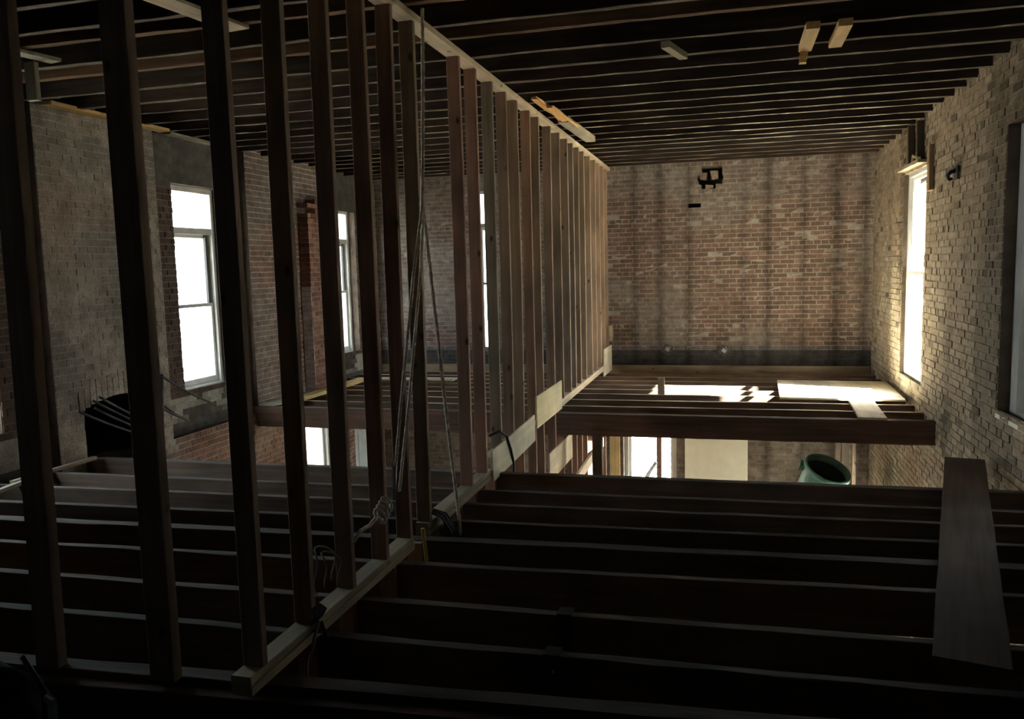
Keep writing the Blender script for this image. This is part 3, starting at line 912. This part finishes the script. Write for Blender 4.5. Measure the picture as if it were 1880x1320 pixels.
timber('bottom_plate', (XM, 2.66, 0.058), (XM, 4.38, 0.058), 0.089, 0.038, M['plate'], sw, tone=(0.75, 0.78, 0.7))
timber('bottom_plate', (XM, 4.62, 0.058), (XM, 6.02, 0.058), 0.089, 0.038, M['plate'], sw, tone=(0.75, 0.78, 0.7))
timber('sole_plate', (XM + 0.004, 2.655, 0.019), (XM + 0.004, 4.37, 0.019), 0.092, 0.038, M['plate'], sw, tone=(0.8, 0.82, 0.74))
timber('sole_plate', (XM + 0.004, 4.62, 0.019), (XM + 0.004, 6.03, 0.019), 0.092, 0.038, M['plate'], sw, tone=(0.8, 0.82, 0.74))
timber('bottom_plate', (XM, 6.0, 0.15), (XM, 12.75, 0.15), 0.089, 0.04, M['plate'], sw, tone=(1.1, 1.05, 0.95))
timber('sole_plate', (XM + 0.002, 8.6, 0.11), (XM + 0.002, 12.75, 0.11), 0.089, 0.04, M['plate'], sw, tone=(1.1, 1.05, 0.95))
timber('gusset_board', (XW1 + 0.009, 6.0, 0.10), (XW1 + 0.009, 7.44, 0.125), 0.016, 0.25, M['ply'], sw, tone=(0.95, 1.0, 0.97))
timber('gusset_board', (XW1 + 0.026, 7.46, 0.265), (XW1 + 0.026, 8.66, 0.255), 0.016, 0.31, M['ply'], sw, tone=(1.1, 1.05, 0.85))
timber('gusset_board', (XW1 + 0.010, 11.92, 0.215), (XW1 + 0.010, 12.72, 0.21), 0.016, 0.40, M['ply'], sw, tone=(1.1, 1.1, 1.05))
timber('wood_block', (XW1 + 0.02, 12.50, 0.60), (XW1 + 0.02, 12.74, 0.60), 0.04, 0.24, M['plate'], sw, tone=(0.85, 0.75, 0.65))
# lower storey studs in the same line, held by boards
near_low = [yl + (yr - yl) / (xr - xl) * (XM - xl) - 0.035 for yl, xl, yr, xr, th in fj]
for yy in near_low + [y_ - 0.05 for y_ in sy if 6.3 < y_ < 12.4]:
    zt = 0.128 if 6.3 < yy < 8.75 else -0.26 if yy > 8.75 else -0.003
    timber('lower_stud', (XM, yy, ZLOW + 0.04), (XM, yy, zt), 0.085, 0.040, M['stud'], sw, up=(0, -1, 0), tone=(1.0, 0.74, 0.62), seg=2)
timber('lower_sole_plate', (XM, 2.7, ZLOW + 0.02), (XM, 12.7, ZLOW + 0.02), 0.089, 0.04, M['plate'], sw)
timber('lower_gusset_board', (XW1 + 0.010, 8.05, -0.42), (XW1 + 0.010, 9.30, -0.44), 0.016, 0.30, M['ply'], sw, tone=(1.1, 1.0, 0.85))
timber('lower_rail', (XW1 + 0.02, 9.4, -0.92), (XW1 + 0.02, 11.6, -0.90), 0.038, 0.12, M['plate'], sw, tone=(1.2, 1.15, 1.05))

# two thicker posts standing on the front beam, left of the partition
for xr, lab in ((-2.735, 'dark thick post at the left edge, standing on the front beam'), (-2.165, 'dark thick post between the left-edge post and the partition end')):
    o = timber('post', (xr - 0.057, 2.715, 0.0), (xr - 0.057 + (0.045 if xr < -2.5 else 0.0), 2.715, ZC), 0.115, 0.055, M['stud'], up=(0, -1, 0), tone=(0.68, 0.62, 0.58), seg=6)
    tag(o, lab, 'post', 'posts on the front beam')

# ------------------------------------------------------------------ loose boards and details
def thing_timber(name, label, cat, *a, **k):
    o = timber(name, *a, **k)
    tag(o, label, cat)
    return o
thing_timber('plank', 'wide dark plank laid across the near joists at right', 'plank', (0.93, 3.43, 0.021), (1.81, 7.08, 0.021), 0.28, 0.04, M['joist'], jit=0.002, seg=10,
             tone=(0.85, 0.76, 0.7), chamfer=0.004)
thing_timber('plank', 'sunlit plank bridging from the deep beam to the board', 'plank', (1.42, 8.89, 0.015), (1.47, 10.1, 0.015), 0.27, 0.025, M['plate'], tone=(1.05, 1, 0.95))
thing_timber('board', 'sunlit plywood sheet over the far joists beneath the bright window', 'board', (1.25, 9.95, 0.040), (1.30, 11.45, 0.040), 1.35, 0.02, M['ply'], tone=(1.1, 1.08, 1.05))
thing_timber('wood_offcut', 'short wooden offcut standing upright on a far joist', 'offcut', (-0.83, 10.41, -0.01), (-0.83, 10.41, 0.21), 0.085, 0.038, M['plate'], up=(0, -1, 0), tone=(0.6, 0.52, 0.45))
thing_timber('batten', 'pale thin batten across joists beside the chimney breast', 'batten', (-5.58, 5.2, 0.02), (-5.56, 6.08, 0.02), 0.045, 0.03, M['plate'])
thing_timber('batten', 'pale thin batten at the left edge under the bluish window', 'batten', (-5.44, 4.85, 0.02), (-5.52, 5.36, 0.02), 0.045, 0.03, M['plate'], tone=(0.9, 0.95, 1))
thing_timber('board', 'yellow pine board on the far joists near the left wall', 'board', (-5.32, 9.3, 0.04), (-5.30, 11.2, 0.04), 0.14, 0.05, M['yellow_wood'])
thing_timber('board', 'weathered white board lying by the left end of the floor beam', 'board', (-5.55, 8.95, 0.02), (-5.51, 9.6, 0.02), 0.24, 0.025, M['plate'], tone=(0.8, 0.85, 0.9))
thing_timber('board', 'pale weathered board below the far left window', 'board', (-5.2, 11.3, 0.03), (-3.9, 11.35, 0.03), 0.25, 0.025, M['plate'], tone=(0.9, 0.95, 1.0), up=(0, 0, 1))
for a, b, x0, lab in ((5.62, 6.20, 0.50, 'left of two pale wood blocks nailed under the ceiling joists'), (5.62, 6.16, 0.69, 'right of two pale wood blocks nailed under the ceiling joists')):
    thing_timber('wood_block', lab, 'wood block', (x0, a, ZC - 0.03), (x0, b, ZC - 0.03), 0.085, 0.045, M['yellow_wood'], tone=(1.25, 1.2, 1.15))
thing_timber('wood_block', 'small splintered stub hanging from the left pale ceiling block', 'wood block', (0.485, 6.19, ZC - 0.13), (0.49, 6.20, ZC - 0.052), 0.05, 0.04, M['yellow_wood'], up=(0, -1, 0), tone=(1.2, 1.15, 1.05), jit=0.006, seg=4)
thing_timber('wood_block', 'grey wooden stub nailed under the ceiling joists, alone at mid ceiling', 'wood block', (-0.42, 5.75, ZC - 0.03), (-0.32, 6.12, ZC - 0.03), 0.06, 0.045, M['plate'], tone=(0.75, 0.75, 0.7), jit=0.002, seg=3)
# broken timber beside the top plate
bt = root('broken_timber', (-1.6, 8.0, ZC - 0.05))
tag(bt, 'splintered length of timber hanging beside the top of the stud wall', 'timber')
timber('sound_end', (-1.60, 8.2, ZC - 0.035), (-1.53, 9.45, ZC - 0.055), 0.11, 0.06, M['plate'], bt, tone=(0.75, 0.75, 0.72), jit=0.003, seg=5)
timber('splinter', (-1.66, 7.2, ZC - 0.012), (-1.60, 8.5, ZC - 0.03), 0.05, 0.03, M['yellow_wood'], bt, tone=(1.1, 0.85, 0.62), jit=0.010, seg=7)
timber('splinter', (-1.60, 7.55, ZC - 0.03), (-1.555, 8.6, ZC - 0.05), 0.075, 0.025, M['yellow_wood'], bt, tone=(1.15, 0.92, 0.7), jit=0.010, seg=6)
# boards at the head of the chimney breast
thing_timber('board', 'clean yellow board along the top of the limewashed chimney breast', 'board', (-5.60, 5.9, ZC + 0.005), (-5.60, 7.42, ZC + 0.005), 0.13, 0.03, M['yellow_wood'], tone=(1.2, 1.1, 0.95))
thing_timber('board', 'thin grey board slanting above the transom window', 'board', (-5.60, 7.45, ZC - 0.014), (-5.63, 8.3, ZC - 0.014), 0.10, 0.025, M['plate'], tone=(0.6, 0.62, 0.6))
thing_timber('board', 'pale board under the ceiling joists between the second post and partition', 'board', (-3.0, 3.5, ZC - 0.012), (-2.86, 4.55, ZC - 0.012), 0.15, 0.022, M['plate'], tone=(1.0, 0.95, 0.85))
# little bracket of grey boards up in the left corner
br = root('bracket', (-4.6, 4.9, 2.8))
tag(br, 'grey wooden bracket hanging under the ceiling at upper left', 'bracket')
timber('arm', (-4.52, 4.25, ZC - 0.012), (-4.42, 4.78, ZC - 0.012), 0.11, 0.024, M['plate'], br, tone=(0.7, 0.76, 0.76))
timber('hanger', (-4.55, 4.70, ZC - 0.03), (-4.55, 4.70, 2.84), 0.085, 0.04, M['plate'], br, up=(0, -1, 0), tone=(0.55, 0.65, 0.66))
# wood strips on the right wall
thing_timber('wood_strip', 'dark vertical strip over the sunny window, farther of the pair', 'strip', (1.96, 10.18, 2.66), (1.96, 10.24, 3.10), 0.05, 0.07, M['joist'], up=(-1, 0, 0))
thing_timber('wood_strip', 'dark vertical strip over the sunny window, nearer of the pair', 'strip', (1.96, 9.72, 2.64), (1.96, 9.78, 3.08), 0.05, 0.07, M['joist'], up=(-1, 0, 0))
thing_timber('wood_strip', 'tan vertical board fixed to the wall right of the sunny window', 'strip', (1.975, 9.30, 2.31), (1.975, 9.34, 2.77), 0.10, 0.045, M['stud'], up=(-1, 0, 0), tone=(1.2, 1.05, 0.85))
# splintered lintel over the sunny window
b = root('lintel', (1.95, 10.1, 2.63))
tag(b, 'splintered grey lintel piece above the sunny window', 'lintel')
timber('lintel_board', (1.955, 9.62, 2.65), (1.955, 10.75, 2.655), 0.09, 0.035, M['plate'], b, tone=(0.7, 0.65, 0.55), jit=0.005, seg=8)
timber('splinter', (1.93, 9.62, 2.67), (1.93, 9.95, 2.74), 0.02, 0.03, M['plate'], b, tone=(1, 0.95, 0.85), jit=0.006, seg=4)
timber('splinter', (1.93, 9.95, 2.74), (1.94, 10.05, 2.66), 0.02, 0.025, M['plate'], b, tone=(1, 0.95, 0.85), jit=0.005, seg=3)
# hook on the right wall
b = MB()
b.box((1.978, 8.29, 2.33), (1.996, 8.43, 2.45), jit=0.006)
b.tube([(1.985, 8.36, 2.41), (1.94, 8.36, 2.40), (1.915, 8.36, 2.37), (1.93, 8.36, 2.33), (1.955, 8.36, 2.34)], [0.022, 0.02, 0.02, 0.018, 0.014], 8)
hk = b.build('wall_bracket', M['iron'])
tag(hk, 'small rusty iron bracket on the right wall between the windows', 'bracket')
b = MB(); b.tube([(1.96, 8.36, 2.43), (1.94, 8.36, 2.48), (1.95, 8.34, 2.53), (1.97, 8.33, 2.49)], 0.006, 6); b.build('wire_loop', M['steel'], hk)
# electrical boxes on the end wall
for x, z, lab in ((-0.92, 0.33, 'left metal junction box on the brick end wall'), (-0.08, 0.31, 'right metal junction box on the brick end wall')):
    e = root('junction_box', (x, YB - 0.05, z - 0.05)); tag(e, lab, 'junction box', 'junction boxes on the end wall')
    b = MB(); Mx = Matrix.Translation((x, YB - 0.03, z)) @ Matrix.Rotation(random.uniform(0.4, 0.8), 4, 'Y')
    b.obox(Mx, (-0.07, -0.03, -0.07), (0.07, 0.02, 0.07)); b.build('box_body', M['iron'], e)
    b = MB(); b.obox(Mx, (-0.03, -0.036, -0.02), (0.035, -0.03, 0.035)); b.build('cover', M['tin'], e)
    b = MB(); b.tube([(x + 0.03, YB - 0.06, z), (x + 0.05, YB - 0.10, z + 0.04), (x + 0.02, YB - 0.09, z + 0.06)], 0.006, 6); b.build('wire_end', M['tin'], e)
# rubble in the hole high on the end wall
for k in range(4):
    b = MB()
    x = -0.43 + 0.08 * k
    b.box((x, YB + 0.0, 2.74 if k % 2 else 2.88), (x + 0.10, YB + 0.14, 2.80 if k % 2 else 2.99), c=lerp((0.16, 0.09, 0.06), (0.42, 0.36, 0.29), random.random()), jit=0.016)
    b.build('broken_brick', M['brick'], back)

# brick pilaster between the left windows
pil = root('brick_pilaster', (XL + 0.08, 10.5, -0.3))
tag(pil, 'brick pilaster between the two left windows with one side tinted pale blue as if skylit', 'pilaster')
k = 0
z = -0.30
while z < 2.62:
    parts_ = [(10.20, 10.42), (10.42, 10.62), (10.62, 10.76)] if k % 2 else [(10.20, 10.31), (10.31, 10.52), (10.52, 10.76)]
    for j, (a, c_) in enumerate(parts_):
        if z > 2.35 and random.random() < 0.4: continue
        b = MB()
        c = lerp((0.17, 0.085, 0.062), (0.30, 0.17, 0.12), random.random())
        b.box((XL + 0.010, a + 0.005, z + 0.005), (XL + 0.16 + random.uniform(-.004, .004), c_ - 0.005, z + CH - 0.005), c=c, jit=0.003)
        b.build('brick', M['brick'], pil)
    z += CH; k += 1
b = MB()  # pale bluish facing: window light put into the colour of this side
for q in range(26):
    b.box((XL + 0.012, 10.194, -0.29 + q * CH), (XL + 0.157, 10.206, -0.29 + (q + 1) * CH - 0.006), c=lerp((0.62, 0.62, 0.66), (0.75, 0.75, 0.80), random.random()), jit=0.002)
b.build('skylight_tint_side', M['mortar'], pil)
b = MB(); b.box((XL + 0.010, 10.208, -0.30), (XL + 0.152, 10.752, 2.36), c=(0.30, 0.27, 0.23)); b.build('mortar_core', M['mortar'], pil)

# ------------------------------------------------------------------ rope
def helix(path, rad, strand, turns_per_m, phase, step=0.012):
    pts = [Vector(p) for p in path]
    L = [0]
    for a, b in zip(pts, pts[1:]): L.append(L[-1] + (b - a).length)
    n = max(4, int(L[-1] / step))
    out = []
    for i in range(n + 1):
        s = L[-1] * i / n
        j = max(k for k in range(len(L)) if L[k] <= s + 1e-9)
        j = min(j, len(pts) - 2)
        t = (s - L[j]) / max(1e-6, L[j + 1] - L[j])
        p = pts[j].lerp(pts[j + 1], t)
        d = (pts[j + 1] - pts[j]).normalized()
        a = d.cross(Vector((1, 0, 0.01))).normalized(); b = d.cross(a)
        an = 2 * math.pi * turns_per_m * s + phase
        out.append(p + (a * math.cos(an) + b * math.sin(an)) * rad)
    return out
def rope_mesh(name, path, rad, parent, turns=22):
    b = MB()
    for k in range(3):
        b.tube(helix(path, rad * 0.52, 0, turns, 2 * math.pi * k / 3), rad * 0.56, 5)
    return b.build(name, M['rope'], parent)
def sag(A, B, n=8, s=0.02, ax=(0, 0, -1)):
    A, B = Vector(A), Vector(B)
    return [A.lerp(B, i / n) + Vector(ax) * s * math.sin(math.pi * i / n) for i in range(n + 1)]
rp = root('hanging_rope', (-1.72, 4.5, 0.3))
tag(rp, 'twisted pale rope hanging from the top plate and tied to a stud', 'rope')
rope_mesh('upper_rope', [(-1.715, 4.63, 3.13), (-1.70, 4.56, 2.75), (-1.70, 4.50, 2.20), (-1.70, 4.46, 1.95)], 0.012, rp)
rope_mesh('strand', [(-1.70, 4.46, 1.97), (-1.70, 4.30, 1.62), (-1.715, 4.09, 0.95), (-1.73, 3.95, 0.42)], 0.010, rp)
rope_mesh('strand', [(-1.70, 4.49, 2.0), (-1.69, 4.38, 1.62), (-1.70, 4.15, 0.90), (-1.72, 4.02, 0.45)], 0.010, rp)
rope_mesh('strand', [(-1.70, 4.48, 2.0), (-1.69, 4.60, 1.35), (-1.69, 4.76, 0.6), (-1.69, 4.94, -0.12)], 0.012, rp)
b = MB()
for k in range(4):
    c = Vector((-1.745, 3.90 - 0.03 * k, 0.41 - 0.012 * k))
    b.tube([c + Vector((0.0, 0.022 * math.cos(a), 0.035 * math.sin(a))) + Vector((0.022 * math.cos(a + 1), 0, 0)) for a in [i * math.pi / 5 for i in range(11)]], 0.010, 6)
b.build('knot', M['rope'], rp)
rope_mesh('tail', [(-1.755, 3.83, 0.38), (-1.75, 3.70, 0.36), (-1.745, 3.57, 0.37), (-1.76, 3.53, 0.33)], 0.011, rp)
b = MB(); b.tube([(-1.725, 3.98, 0.60), (-1.725, 3.955, 0.42)], 0.013, 8); b.build('sleeve', M['tin'], rp)

# strap coil over the plate and the wires tied round it
def loop(c, ry, rz, tilt=0.0, n=16, a0=0.0, a1=2 * math.pi):
    return [Vector(c) + Vector((0.02 * math.sin(3 * a), ry * math.cos(a + tilt), rz * math.sin(a))) for a in [a0 + (a1 - a0) * i / n for i in range(n + 1)]]
cs = root('black_cable_coil', (-1.74, 4.7, 0.1))
tag(cs, 'coil of dark cable hanging over the plate beside the rope', 'cable')
for k in range(4):
    b = MB()
    b.tube([(-1.86, 4.66 + 0.02 * k, 0.10), (-1.80, 4.68 + 0.02 * k, 0.13), (-1.74, 4.72 + 0.025 * k, 0.09), (-1.70, 4.77 + 0.03 * k, -0.02), (-1.69, 4.80 + 0.04 * k, -0.10 - 0.02 * k)], 0.009, 6)
    b.build('cable_loop', M['black'] if k % 2 else M['iron'], cs)
ws = root('wire_tie', (-1.75, 3.2, 0.15))
tag(ws, 'dark wire knotted round the near end of the plate with two hanging tails', 'wire')
b = MB(); b.tube(loop((-1.80, 3.30, 0.26), 0.10, 0.13, 0.3, 18, -0.6, 3.9), 0.0045, 6); b.build('wire_loop', M['wire'], ws)
b = MB(); b.tube(loop((-1.78, 3.34, 0.24), 0.09, 0.12, 0.6, 18, -0.6, 3.6), 0.0045, 6); b.build('wire_loop', M['wire'], ws)
for k in range(3):
    b = MB(); b.tube(loop((-1.785, 3.17 + 0.018 * k, 0.09), 0.03, 0.06, 0.2, 12), 0.006, 6); b.build('wire_wrap', M['black'], ws)
b = MB(); b.tube([(-1.775, 3.18, 0.08), (-1.76, 3.10, 0.03), (-1.765, 3.06, -0.06), (-1.77, 3.06, -0.20)], 0.007, 6); b.build('wire_tail', M['wire'], ws)
b = MB(); b.tube([(-1.775, 3.20, 0.07), (-1.72, 3.16, -0.02), (-1.66, 3.14, -0.12), (-1.62, 3.12, -0.24)], 0.008, 6); b.build('wire_tail', M['black'], ws)
# cable over the first gusset board
b = MB(); b.tube([(-1.86, 6.20, 0.30), (-1.80, 6.30, 0.32), (-1.765, 6.38, 0.27), (-1.76, 6.50, 0.12), (-1.765, 6.60, -0.02), (-1.775, 6.62, -0.14)], 0.011, 7)
tag(b.build('black_cable', M['black']), 'short black cable draped over the first pale gusset board', 'cable')
# yellow stick
thing_timber('yellow_stick', 'short yellow stick hanging beside the plate near the rope', 'stick', (-1.745, 4.40, 0.12), (-1.735, 4.43, -0.12), 0.022, 0.012, M['yellow'], up=(0, -1, 0))
# two black saddles strapped over the right-hand joists
for x, k, lab in ((-0.745, 1, 'black strap over the second nearest joist'), (-0.72, 0, 'black strap with a shiny bolt over the nearest joist')):
    yl, xl, yr, xr, th = fj[k]
    yy = yl + (yr - yl) / (xr - xl) * (x - xl)
    s = root('joist_strap', (x, yy, -0.2)); tag(s, lab, 'strap', 'straps over the joists')
    b = MB(); b.box((x - 0.035, yy - 0.014, -0.16), (x + 0.035, yy - 0.004, 0.012)); b.box((x - 0.035, yy + th + 0.004, -0.16), (x + 0.035, yy + th + 0.014, 0.012)); b.box((x - 0.035, yy - 0.004, 0.004), (x + 0.035, yy + th + 0.004, 0.012))
    b.build('saddle', M['black'], s)
    if k == 0:
        b = MB(); b.tube([(x + 0.01, yy - 0.028, -0.055), (x + 0.01, yy - 0.014, -0.055)], 0.006, 8); b.build('bolt', M['steel'], s)

# ------------------------------------------------------------------ black bag at lower left
bag = root('black_bag', (-2.42, 2.1, -0.005))
tag(bag, 'crumpled black bag with a metal buckle in the lower left corner', 'bag')
b = MB()
nu, nv = 22, 12
grid = []
for j in range(nv + 1):
    t = j / nv
    for i in range(nu):
        a = 2 * math.pi * i / nu
        prof = (1 - t ** 2.2) ** 0.5
        rr = 1 + 0.10 * math.sin(5 * a + 4 * t) + 0.07 * math.sin(9 * a - 6 * t) + random.uniform(-0.03, 0.03)
        x = -2.42 + 0.26 * prof * rr * math.cos(a) - 0.05 * t
        y = 2.10 + 0.17 * prof * rr * math.sin(a)
        z = -0.004 + 0.40 * t * (1 + 0.08 * math.sin(3 * a)) - 0.12 * max(0, math.cos(a)) * t
        b.v.append((x, y, z))
for j in range(nv):
    for i in range(nu):
        i2 = (i + 1) % nu
        b.f.append((j * nu + i, j * nu + i2, (j + 1) * nu + i2, (j + 1) * nu + i)); b.mi.append(0); b.c.append(None); b.sm.append(True)
b.f.append(tuple(reversed(range(nu)))); b.mi.append(0); b.c.append(None); b.sm.append(False)
b.build('bag_body', M['cloth'], bag)
b = MB(); b.tube([(-2.17, 2.02, 0.05), (-2.165, 2.06, 0.20), (-2.20, 2.10, 0.27), (-2.32, 2.14, 0.36)], 0.010, 6); b.build('strap', M['black'], bag)
b = MB(); b.obox(Matrix.Translation((-2.135, 2.05, 0.275)) @ Matrix.Rotation(0.4, 4, 'Y'), (-0.016, -0.006, -0.010), (0.016, 0.006, 0.010)); b.build('buckle', M['steel'], bag)

# ------------------------------------------------------------------ cables fanning out by the fireplace
cb = root('cable_bundle', (-5.35, 6.75, 0.2))
tag(cb, 'bundle of dark cables fanning out in front of the fireplace', 'cable')
ends = [(-5.50, 5.86, 0.49), (-5.50, 6.05, 0.55), (-5.50, 6.06, 0.48), (-5.50, 6.13, 0.57), (-5.50, 7.80, 0.23), (-5.55, 7.42, 0.11), (-5.55, 7.38, 0.14)]
starts = [(-5.46, 6.72, 0.08), (-5.44, 6.80, 0.14), (-5.42, 6.84, 0.06), (-5.45, 6.86, 0.16), (-5.44, 6.90, 0.66), (-5.44, 6.86, 0.40), (-5.42, 6.84, 0.36)]
for h, e in zip(starts, ends):
    b = MB(); b.tube(sag(h, e, 8, 0.02), 0.011, 6); b.build('cable', M['iron'], cb)
b = MB(); b.tube([(-5.44, 6.85, -0.12), (-5.44, 6.84, 0.1), (-5.44, 6.88, 0.4), (-5.44, 6.90, 0.68)], 0.022, 8); b.build('riser', M['iron'], cb)

# ------------------------------------------------------------------ things in the storey below
thing_timber('support_post', 'dark post under the deep floor beam beside the lower stud wall', 'post', (-1.42, 8.96, ZLOW), (-1.42, 8.96, -0.246), 0.11, 0.11, M['joist'], up=(0, -1, 0))
thing_timber('wall_panel', 'cream board leaning on the lower end wall beside the window', 'panel', (-0.19, YB - 0.03, ZLOW + 0.01), (-0.19, YB - 0.03, -0.80), 0.94, 0.02, M['cream'], up=(0, -1, 0))
thing_timber('yellow_board', 'yellow pine board upright at the lower left of the end window', 'board', (-1.75, YB - 0.03, ZLOW + 0.01), (-1.75, YB - 0.03, -0.7), 0.16, 0.03, M['yellow_wood'], up=(0, -1, 0), tone=(1.3, 1.25, 1.1))
for x, w_, t_, lab in ((1.52, 0.07, (0.55, 0.55, 0.5), 'narrow dark timber leaning in the lower corner beside the barrel'), (1.62, 0.10, (0.4, 0.4, 0.37), 'dark board in the lower corner between two timbers'),
                       (1.74, 0.05, (0.9, 0.88, 0.8), 'grey upright timber in the lower right corner')):
    thing_timber('timber', lab, 'timber', (x, 12.35, ZLOW), (x, 12.45, -0.7), w_, 0.05, M['stud'], up=(0, -1, 0), tone=t_)
# trestle platform carrying the barrel
tp = root('trestle_platform', (1.2, 11.2, ZLOW)); tag(tp, 'timber trestle platform under the green barrel', 'platform')
for x in (0.75, 1.65):
    for y in (10.85, 11.55):
        timber('leg', (x, y, ZLOW), (x, y, -1.93), 0.085, 0.085, M['stud'], tp, up=(0, -1, 0))
    timber('cross_bar', (x, 10.75, -1.98), (x, 11.65, -1.98), 0.04, 0.09, M['stud'], tp)
for k in range(4):
    timber('deck_board', (0.6, 10.88 + 0.22 * k, -1.915), (1.8, 10.88 + 0.22 * k, -1.915), 0.21, 0.035, M['stud'], tp)
# green barrel, tilted
bar = root('green_barrel', (1.17, 11.2, -1.88)); tag(bar, 'green plastic waste barrel tilted towards us in the storey below', 'barrel')
MBR = Matrix.Translation((1.12, 11.25, -1.41)) @ Matrix.Rotation(math.radians(20), 4, 'Y') @ Matrix.Rotation(math.radians(20), 4, 'X')
def lathe(prof, n=32):
    m = MB()
    for r, z in prof:
        for i in range(n):
            a = 2 * math.pi * i / n
            m.v.append(tuple(MBR @ Vector((r * math.cos(a), r * math.sin(a), z))))
    for j in range(len(prof) - 1):
        for i in range(n):
            i2 = (i + 1) % n
            m.f.append((j * n + i, j * n + i2, (j + 1) * n + i2, (j + 1) * n + i)); m.mi.append(0); m.c.append(None); m.sm.append(True)
    return m
m = lathe([(0.001, -0.34), (0.23, -0.34), (0.245, -0.30), (0.265, 0.10), (0.275, 0.32), (0.285, 0.36), (0.285, 0.40), (0.272, 0.40), (0.265, 0.30)]); m.build('shell', M['green'], bar)
m = lathe([(0.264, 0.32), (0.25, 0.0), (0.235, -0.30), (0.001, -0.30)]); m.build('liner', M['green_in'], bar)
m = lathe([(0.285, 0.345), (0.300, 0.35), (0.303, 0.375), (0.300, 0.405), (0.285, 0.41), (0.27, 0.405)]); m.build('rim', M['green'], bar)
def patch(a0, a1, z0, z1, mat, nm):
    p = MB()
    n = 5
    r = lambda z: 0.268 + 0.03 * (z - 0.1) + 0.003
    for i in range(n):
        aa, ab = a0 + (a1 - a0) * i / n, a0 + (a1 - a0) * (i + 1) / n
        p.poly([MBR @ Vector((r(z) * math.cos(a), r(z) * math.sin(a), z)) for a, z in ((aa, z0), (ab, z0), (ab, z1), (aa, z1))])
    p.build(nm, mat, bar)
patch(-1.85, -1.62, 0.14, 0.27, M['print_white'], 'label_print')
patch(-1.42, -1.26, 0.16, 0.26, M['print_yellow'], 'label_print')
patch(-1.85, -1.70, 0.06, 0.10, M['print_white'], 'label_print')
b = MB(); b.obox(MBR, (-0.34, -0.06, 0.27), (-0.275, 0.06, 0.345)); b.build('handle', M['green'], bar)

# pale tube leaning in the lower end window
b = MB(); b.tube([(-1.30, 12.62, -1.80), (-1.215, 12.62, -1.62), (-1.20, 12.62, -1.585), (-1.09, 12.62, -1.42)], [0.035, 0.035, 0.028, 0.028], 10)
b.tube([(-1.70, 12.62, ZLOW), (-1.55, 12.62, -2.5), (-1.29, 12.62, -1.79)], [0.03, 0.03, 0.03], 10)
tag(b.build('leaning_tube', M['pale_blue']), 'pale blue tube leaning in front of the lower end window', 'tube')
